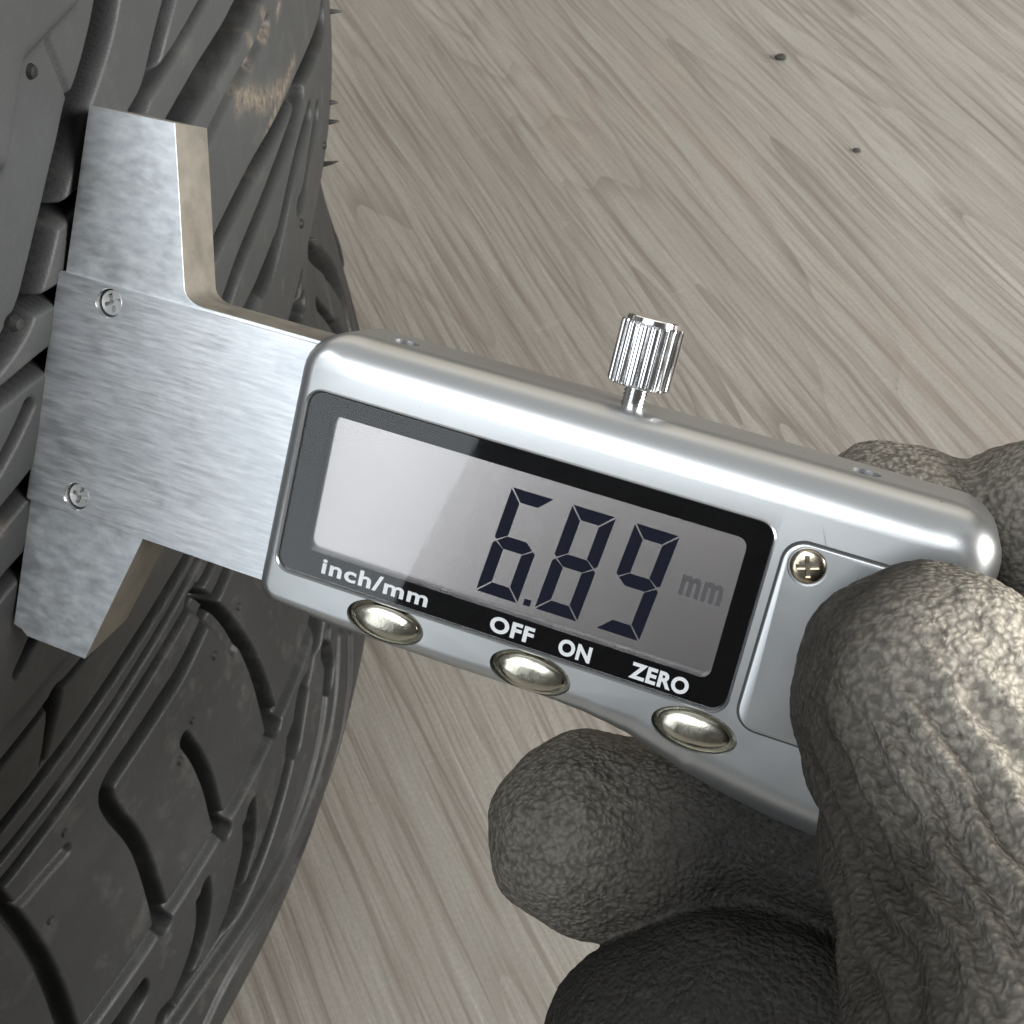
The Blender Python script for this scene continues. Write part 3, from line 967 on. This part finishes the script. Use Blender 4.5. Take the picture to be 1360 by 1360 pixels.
def build_display():
    # metal lip round the black window
    out = round_poly([(1.12, -10.13), (55.13, -10.13), (55.13, 11.73), (1.12, 11.73)], 2.0, 8)
    inn = round_poly([(1.42, -9.83), (54.83, -9.83), (54.83, 11.43), (1.42, 11.43)], 1.75, 8)
    bm = bmesh.new()
    L = len(out)
    A = [bm.verts.new((x, y, 0.01)) for x, y in out]
    B = [bm.verts.new(((x * .5 + p * .5), (y * .5 + q * .5), 0.16)) for (x, y), (p, q) in zip(out, inn)]
    C = [bm.verts.new((x, y, -0.05)) for x, y in inn]
    D = [bm.verts.new((x, y, -0.9)) for x, y in inn]
    for R0, R1 in ((A, B), (B, C), (C, D)):
        for i in range(L):
            j = (i + 1) % L
            bm.faces.new((R0[i], R0[j], R1[j], R1[i]))
    bmesh.ops.recalc_face_normals(bm, faces=bm.faces)
    mk('bezel_lip', bm, M_HOUSE, CAL, angle=1.2)
    # black mask with the opening
    mo = round_poly([(1.55, -9.7), (54.7, -9.7), (54.7, 11.3), (1.55, 11.3)], 1.6, 8)
    mi = round_poly([(4.35, -6.75), (52.4, -6.75), (52.4, 9.15), (4.35, 9.15)], 1.1, 8)
    bm = bmesh.new()
    a = [bm.verts.new((x, y, -0.42)) for x, y in mo]
    b = [bm.verts.new((x, y, -0.42)) for x, y in mi]
    c = [bm.verts.new((x, y, -1.7)) for x, y in mi]
    for R0, R1 in ((a, b), (b, c)):
        for i in range(L):
            j = (i + 1) % L
            bm.faces.new((R0[i], R0[j], R1[j], R1[i]))
    d = [bm.verts.new((x, y, -1.7)) for x, y in mo]
    for i in range(L):
        j = (i + 1) % L
        bm.faces.new((d[i], d[j], a[j], a[i]))
    bmesh.ops.recalc_face_normals(bm, faces=bm.faces)
    mk('display_mask', bm, M_BLACK, CAL, angle=0.5)
    lcd = mk('lcd_panel', prism(round_poly([(2.6, -8.2), (54, -8.2), (54, 10.4), (2.6, 10.4)], 0.5, 3), -2.6, -1.45), M_LCD, CAL, angle=0.5)
    # seven-segment digits
    W, HH, TH = 4.95, 12.5, 1.42
    SH = 0.105

    def seg(name, cell):
        x0, y0 = cell
        g = 0.10
        w2 = W; h2 = HH / 2
        t2 = TH
        if name == 'a':
            p = [(g * 1.3, HH), (w2 - g * 1.3, HH), (w2 - t2 - .05, HH - t2), (t2 + .05, HH - t2)]
        elif name == 'd':
            p = [(t2 + .05, t2), (w2 - t2 - .05, t2), (w2 - g * 1.3, 0), (g * 1.3, 0)]
        elif name == 'g':
            p = [(.42, h2), (t2 * .95, h2 + t2 * .52), (w2 - t2 * .95, h2 + t2 * .52), (w2 - .42, h2), (w2 - t2 * .95, h2 - t2 * .52), (t2 * .95, h2 - t2 * .52)]
        elif name == 'f':
            p = [(0, HH - g * 1.6), (t2 - .03, HH - t2 - g * 1.5), (t2 - .03, h2 + t2 * .52 + .12), (.3, h2 + .12), (0, h2 + .35)]
        elif name == 'b':
            p = [(w2, HH - g * 1.6), (w2 - t2 + .03, HH - t2 - g * 1.5), (w2 - t2 + .03, h2 + t2 * .52 + .12), (w2 - .3, h2 + .12), (w2, h2 + .35)]
        elif name == 'e':
            p = [(0, g * 1.6), (t2 - .03, t2 + g * 1.5), (t2 - .03, h2 - t2 * .52 - .12), (.3, h2 - .12), (0, h2 - .35)]
        else:
            p = [(w2, g * 1.6), (w2 - t2 + .03, t2 + g * 1.5), (w2 - t2 + .03, h2 - t2 * .52 - .12), (w2 - .3, h2 - .12), (w2, h2 - .35)]
        return [(x0 + x + SH * y, y0 + y) for x, y in p]
    for cell, on in (((24.95, -5.55), 'afgedc'), ((31.95, -5.45), 'abfgedc'), ((39.05, -5.4), 'abfgcd')):
        for s in on:
            mk('digit_segment', prism(seg(s, cell), -1.449, -1.40), M_SEG, lcd, smooth=False)
    mk('decimal_point', prism([(30.55, -5.5), (31.35, -5.5), (31.42, -4.75), (30.62, -4.75)], -1.449, -1.40), M_SEG, lcd, smooth=False)
    text('unit_symbol', 'mm', 46.7, 1.15, 4.3, M_FAINT, lcd, -1.43, 0.15, None, 51.3)
    # clear pane
    mk('display_window', prism(round_poly([(1.5, -9.75), (54.75, -9.75), (54.75, 11.35), (1.5, 11.35)], 1.65, 8), -0.36, -0.12), M_GLASS, CAL, smooth=False)
    for s, u0, v0, u1 in (('inch/mm', 6.9, -8.95, 20.1), ('OFF', 27.7, -9.15, 32.85), ('ON', 35.8, -9.2, 39.55), ('ZERO', 44.05, -9.2, 50.6)):
        text('printed_word', s, u0, v0, 2.45 if s != 'inch/mm' else 2.5, M_WHITE, CAL, -0.41, 0.095, None, u1)


def text(name, s, u0, v0, size, mat, parent, nz, off, xs=None, u1=None):
    if s == 'inch/mm':
        off = 0.065
    c = bpy.data.curves.new(name, 'FONT')
    c.body = s
    c.size = size
    c.offset = off
    c.extrude = 0.012
    c.resolution_u = 6
    if u1 is not None:
        c.space_character = 1.1
    o = bpy.data.objects.new('tmp_text', c)
    COL.objects.link(o)
    bpy.context.view_layer.update()
    me = bpy.data.meshes.new_from_object(o.evaluated_get(bpy.context.evaluated_depsgraph_get()))
    bpy.data.objects.remove(o)
    co = np.empty(len(me.vertices) * 3)
    me.vertices.foreach_get('co', co)
    co = co.reshape(-1, 3)
    x0, x1 = co[:, 0].min(), co[:, 0].max()
    k = (u1 - u0) / (x1 - x0) if u1 is not None else 1.0
    co[:, 0] = (co[:, 0] - x0) * k + u0
    co[:, 1] = co[:, 1] + v0
    co[:, 2] = co[:, 2] + nz
    me.vertices.foreach_set('co', (co * MM).reshape(-1))
    me.materials.clear()
    me.materials.append(mat)
    me.name = name
    ob = bpy.data.objects.new(name, me)
    COL.objects.link(ob)
    ob.parent = parent
    return ob


build_display()


def build_buttons():
    for bu, bv in BTN:
        bm = bmesh.new()
        rings = []
        for k in range(9):
            a = k / 8 * math.pi / 2
            f = math.cos(a) ** 0.75 if k < 8 else 0.0
            n_ = -0.55 + 0.95 * math.sin(a)
            if k == 8:
                rings.append([bm.verts.new((bu, bv, n_))])
            else:
                rings.append([bm.verts.new((bu + 4.15 * f * math.cos(j * math.pi / 20), bv + 1.98 * f * math.sin(j * math.pi / 20), n_)) for j in range(40)])
        base = [bm.verts.new((bu + 4.15 * math.cos(j * math.pi / 20), bv + 1.98 * math.sin(j * math.pi / 20), -2.4)) for j in range(40)]
        rings.insert(0, base)
        for A, B in zip(rings[:-1], rings[1:]):
            for j in range(40):
                if len(B) == 1:
                    bm.faces.new((A[j], A[(j + 1) % 40], B[0]))
                else:
                    bm.faces.new((A[j], A[(j + 1) % 40], B[(j + 1) % 40], B[j]))
        b = mk('push_button', bm, M_NICK, CAL, angle=1.4)
        # thin flange round the dome
        o1, i1 = ell(bu, bv, 4.62, 2.33), ell(bu, bv, 4.1, 1.95)
        bm = bmesh.new()
        A = [bm.verts.new((x, y, -0.75)) for x, y in o1]
        B = [bm.verts.new((x, y, -0.50)) for x, y in i1]
        for j in range(40):
            bm.faces.new((A[j], A[(j + 1) % 40], B[(j + 1) % 40], B[j]))
        mk('flange', bm, M_NICK, b)


build_buttons()


def build_cover():
    poly = round_poly([(56.25, -10.45), (71.1, -10.45), (71.1, 10.65), (56.25, 10.65)], 2.3, 8)
    o = mk('battery_cover', prism(poly, -0.3, 0.42, 0.34, 4), M_HOUSE, CAL, smooth=False)
    cut(o, [cutter(prism(ell(58.9, 8.4, 2.08, 2.08), 0.06, 1.0))])
    soft(o, 0.5)
    bm = bmesh.new()
    rings = []
    for r_, n_ in ((1.85, -0.3), (1.85, 0.25), (1.7, 0.43), (1.3, 0.56), (0.8, 0.62)):
        rings.append([bm.verts.new((58.9 + r_ * math.cos(k * .19635), 8.4 + r_ * math.sin(k * .19635), n_)) for k in range(32)])
    for A, B in zip(rings[:-1], rings[1:]):
        for k in range(32):
            bm.faces.new((A[k], A[(k + 1) % 32], B[(k + 1) % 32], B[k]))
    bm.faces.new(rings[0][::-1]); bm.faces.new(rings[-1])
    # dark strip on the housing, painting the shade of the cover gap
    gap = bmesh.new()
    go = round_poly([(56.0, -10.7), (71.35, -10.7), (71.35, 10.9), (56.0, 10.9)], 2.5, 8)
    ra = [gap.verts.new((x, y, 0.012)) for x, y in go]
    rb = [gap.verts.new((x, y, 0.03)) for x, y in poly]
    for k in range(len(go)):
        gap.faces.new((ra[k], ra[(k + 1) % len(go)], rb[(k + 1) % len(go)], rb[k]))
    bmesh.ops.recalc_face_normals(gap, faces=gap.faces)
    mk('cover_gap_shade', gap, M_DARK, o)
    s = mk('cover_screw', bm, M_BRASSY, CAL, smooth=False)
    cc = []
    for k in range(2):
        an = 0.3 + k * math.pi / 2
        ca, sa = math.cos(an), math.sin(an)
        pts = [(-1.15, -.26), (1.15, -.26), (1.15, .26), (-1.15, .26)]
        cc.append(cutter(prism([(58.9 + x * ca - y * sa, 8.4 + x * sa + y * ca) for x, y in pts], 0.25 - 0.03 * k, 1.2)))
    cut(s, cc)
    soft(s, 0.6)


build_cover()


def build_knob():
    cu, cn = 35.9, -7.2

    def ringv(bm, r, v, seg=44):
        return [bm.verts.new((cu + r * math.cos(2 * math.pi * k / seg), v, cn + r * math.sin(2 * math.pi * k / seg))) for k in range(seg)]

    def lathe(bm, prof, seg=44, cap=True):
        rings = [ringv(bm, r, v, seg) for r, v in prof]
        for A, B in zip(rings[:-1], rings[1:]):
            for k in range(seg):
                bm.faces.new((A[k], B[k], B[(k + 1) % seg], A[(k + 1) % seg]))
        if cap:
            bm.faces.new(rings[0]); bm.faces.new(rings[-1][::-1])
    # ribbed head
    bm = bmesh.new()
    NR = 26
    seg = NR * 6
    prof = [(0.90, 20.5), (0.97, 20.62), (1.0, 20.85), (1.0, 27.2), (0.96, 27.45), (0.86, 27.5), (0.84, 27.95), (0.80, 28.05)]
    rings = []
    for f, v in prof:
        ring = []
        for k in range(seg):
            ph = k % 6
            dep = (0.0, 0.0, 0.0, 0.06, 0.26, 0.06)[ph] if f > 0.95 else 0.0
            r = 3.5 * f - dep * (1 if 20.7 < v < 27.4 else 0.3)
            a = 2 * math.pi * k / seg
            ring.append(bm.verts.new((cu + r * math.cos(a), v, cn + r * math.sin(a))))
        rings.append(ring)
    for A, B in zip(rings[:-1], rings[1:]):
        for k in range(seg):
            bm.faces.new((A[k], B[k], B[(k + 1) % seg], A[(k + 1) % seg]))
    bm.faces.new(rings[0]); bm.faces.new(rings[-1][::-1])
    kn = mk('locking_knob', bm, M_CHROME, CAL, angle=0.35)
    # threaded shank
    bm = bmesh.new()
    prof = [(1.3, 16.6)]
    v = 16.7
    while v < 20.4:
        prof += [(1.42, v), (1.24, v + 0.22)]
        v += 0.44
    prof += [(1.3, 20.55)]
    lathe(bm, prof, 28)
    mk('threaded_shank', bm, M_CHROME, kn, angle=1.5)


build_knob()

# ================================================================= gloved hand


def build_hand():
    bm = bmesh.new()

    def ball(c, r, seg=20):
        vs = bmesh.ops.create_uvsphere(bm, u_segments=seg, v_segments=seg // 2 + 2, radius=r)['verts']
        for v in vs:
            v.co += Vector(c)

    def cone(a, b, ra, rb, seg=24):
        a = Vector(a); b = Vector(b)
        d = (b - a)
        if d.length < 1e-4:
            return
        q = d.to_track_quat('Z', 'Y').to_matrix()
        A = [bm.verts.new(a + q @ Vector((ra * math.cos(2 * math.pi * k / seg), ra * math.sin(2 * math.pi * k / seg), 0))) for k in range(seg)]
        B = [bm.verts.new(b + q @ Vector((rb * math.cos(2 * math.pi * k / seg), rb * math.sin(2 * math.pi * k / seg), 0))) for k in range(seg)]
        for k in range(seg):
            bm.faces.new((A[k], A[(k + 1) % seg], B[(k + 1) % seg], B[k]))
        bm.faces.new(A[::-1]); bm.faces.new(B)

    def chain(pts):
        P = [(np.array(p[:3]), p[3]) for p in pts]
        # Catmull-Rom through the joints
        fine = []
        n = len(P)
        for i in range(n - 1):
            p0 = P[max(0, i - 1)]; p1 = P[i]; p2 = P[i + 1]; p3 = P[min(n - 1, i + 2)]
            for k in range(5):
                t = k / 5
                c = 0.5 * (2 * p1[0] + (p2[0] - p0[0]) * t + (2 * p0[0] - 5 * p1[0] + 4 * p2[0] - p3[0]) * t * t + (-p0[0] + 3 * p1[0] - 3 * p2[0] + p3[0]) * t ** 3)
                r = p1[1] + (p2[1] - p1[1]) * t
                fine.append((c, r))
        fine.append(P[-1])
        for i, (c, r) in enumerate(fine):
            ball(c, r)
            if i:
                cone(fine[i - 1][0], c, fine[i - 1][1], r)
    for k in ('thumb', 'index', 'middle', 'ring', 'little'):
        chain(HAND[k])
    wrist = (172, -62, 40, 27)
    for k, r0 in (('thumb', 20), ('index', 16), ('middle', 17), ('ring', 17), ('little', 15)):
        e = HAND[k][-1]
        chain([e, ((e[0] + wrist[0]) / 2, (e[1] + wrist[1]) / 2, (e[2] + wrist[2]) / 2, (r0 + 22) / 2), wrist])
    chain([wrist, (205, -85, 62, 29), (235, -105, 82, 31)])
    me = bpy.data.meshes.new('gloved_hand')
    for v in bm.verts:
        v.co *= MM
    bm.to_mesh(me)
    bm.free()
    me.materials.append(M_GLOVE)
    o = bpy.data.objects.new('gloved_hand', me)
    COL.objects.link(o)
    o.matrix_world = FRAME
    r = o.modifiers.new('remesh', 'REMESH')
    r.mode = 'VOXEL'
    r.voxel_size = 0.00062
    s = o.modifiers.new('smooth', 'SMOOTH')
    s.factor = 0.5
    s.iterations = 22
    bpy.context.view_layer.update()
    bake(o)
    me = o.data
    nv = len(me.vertices)
    co = np.empty(nv * 3)
    me.vertices.foreach_get('co', co)
    co = co.reshape(-1, 3) / MM
    no = np.empty(nv * 3)
    me.vertices.foreach_get('normal', no)
    no = no.reshape(-1, 3)
    # which chain a vertex belongs to
    def chain_d(pts):
        d = np.full(nv, 1e9)
        for a, b in zip(pts[:-1], pts[1:]):
            A = np.array(a[:3]); B = np.array(b[:3])
            t = np.clip(((co - A) @ (B - A)) / ((B - A) @ (B - A)), 0, 1)
            q = A + t[:, None] * (B - A)
            rr = a[3] + (b[3] - a[3]) * t
            d = np.minimum(d, np.linalg.norm(co - q, axis=1) - rr)
        return d
    ds = np.stack([chain_d(HAND[k]) for k in ('thumb', 'index', 'middle', 'ring', 'little')])
    thumb = (np.argmin(ds, 0) == 0)
    index = (np.argmin(ds, 0) == 1)
    # surface relief: lumpy knit everywhere, lengthwise folds on the thumb
    h = np.empty(nv)
    vis = (co[:, 0] < 110)
    nz = noise.noise
    for i in range(nv):
        if not vis[i]:
            h[i] = 0
            continue
        x, y, z = co[i]
        a = nz((x * .75, y * .75, z * .75)) * 0.12 + nz((x * 1.5 + 9, y * 1.5, z * 1.5)) * 0.09 + nz((x * .16, y * .16 + 5, z * .16)) * 0.7
        h[i] = a
    warp = np.array([nz((x * .12, y * .12, z * .12)) for x, y, z in co]) * 2.2
    # folds run along the thumb; phase is measured across it
    T0 = np.array(HAND['thumb'][0][:3]); T1 = np.array(HAND['thumb'][2][:3])
    ax = (T1 - T0) / np.linalg.norm(T1 - T0)
    side = np.cross(ax, np.array([0, 0, 1.0])); side /= np.linalg.norm(side)
    along = (co - T0) @ ax
    across = (co - T0) @ side
    k = np.clip((along - 1) / 9, 0, 1) * np.clip((34 - along) / 8, 0, 1) * thumb
    fold = np.sin((co[:, 0] * 0.62 + co[:, 1] * 0.86 + warp * 0.8) * 2 * math.pi / 3.4)
    h += k * (0.75 + 0.14 * warp) * fold
    co2 = (co + no * h[:, None]) * MM
    me.vertices.foreach_set('co', co2.reshape(-1))
    midf = np.argmin(ds, 0) == 2
    dust_light = np.clip(0.10 * (1 - thumb) + 0.14 * midf * np.clip((54 - co[:, 0]) / 12, 0, 1) + 1.1 * thumb * np.clip(0.33 + no[:, 2] * .38 + no[:, 0] * .8 + no[:, 1] * .15, 0, 1) + 0.35 * index, 0, 1)  # dust, plus painted light on the thumb's lit side and the middle fingertip
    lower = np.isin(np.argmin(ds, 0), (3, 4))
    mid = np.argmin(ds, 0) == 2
    # shade on ring, little and inner middle finger put into the colour
    painted_shade = np.clip(0.85 * lower + mid * np.clip((co[:, 0] - 46) / 14, 0, 0.9), 0, 1)
    at = me.attributes.new('painted_shade', 'FLOAT', 'POINT')
    at.data.foreach_set('value', painted_shade.astype(np.float32))
    at = me.attributes.new('dust_light', 'FLOAT', 'POINT')
    at.data.foreach_set('value', dust_light.astype(np.float32))
    me.polygons.foreach_set('use_smooth', [True] * len(me.polygons))
    me.update()
    tag(o, 'hand in a dusty dark grey knitted work glove gripping the caliper at right', 'gloved hand')
    # loose fibres standing off the knit
    cand = np.where(vis)[0]
    pick = np.random.choice(cand, 4600, replace=False)
    bm = bmesh.new()
    for i in pick:
        p = Vector(co2[i] / MM)
        nn = Vector(no[i])
        tdir = nn.orthogonal()
        tdir.rotate(Matrix.Rotation(random.uniform(0, 6.28), 3, nn))
        L = random.uniform(0.35, 1.0) * (1.0 if random.random() < .95 else 2.0)
        d1 = (nn * random.uniform(.2, .9) + tdir).normalized()
        d2 = (d1 + nn.orthogonal() * random.uniform(-.6, .6)).normalized()
        sd = d1.cross(nn).normalized() * 0.022
        a, b = bm.verts.new(p - sd - nn * .05), bm.verts.new(p + sd - nn * .05)
        c, d = bm.verts.new(p + d1 * L * .5 - sd * .8), bm.verts.new(p + d1 * L * .5 + sd * .8)
        e = bm.verts.new(p + d1 * L * .5 + d2 * L * .5)
        bm.faces.new((a, b, d, c)); bm.faces.new((c, d, e))
    f = mk('glove_fibre', bm, M_FIBRE, o)
    f['kind'] = 'stuff'


build_hand()

# ================================================================= grit on the floor


def build_grit():
    camz = H * MM
    spots = [((1037, 78), 1.9, 'larger dark grit crumb on the wood floor at the top'), ((1138, 201), 1.2, 'smaller dark grit crumb on the wood floor right of the larger one')]
    for (px_, py_), r, lab in spots:
        d = CAMM @ Vector(((px_ - 680) / 1837, -(py_ - 680) / 1837, -1))
        k = -camz / d.z
        bm = bmesh.new()
        bmesh.ops.create_icosphere(bm, subdivisions=2, radius=r)
        for v in bm.verts:
            v.co *= 1 + 0.35 * noise.noise(v.co * 0.9)
            v.co.x *= 1.4
            v.co.z *= 0.6
        o = mk('grit', bm, M_GRIT)
        o.location = (d.x * k, d.y * k, 0.5 * r * MM)
        tag(o, lab, 'grit', 'grit crumbs on the floor')


build_grit()
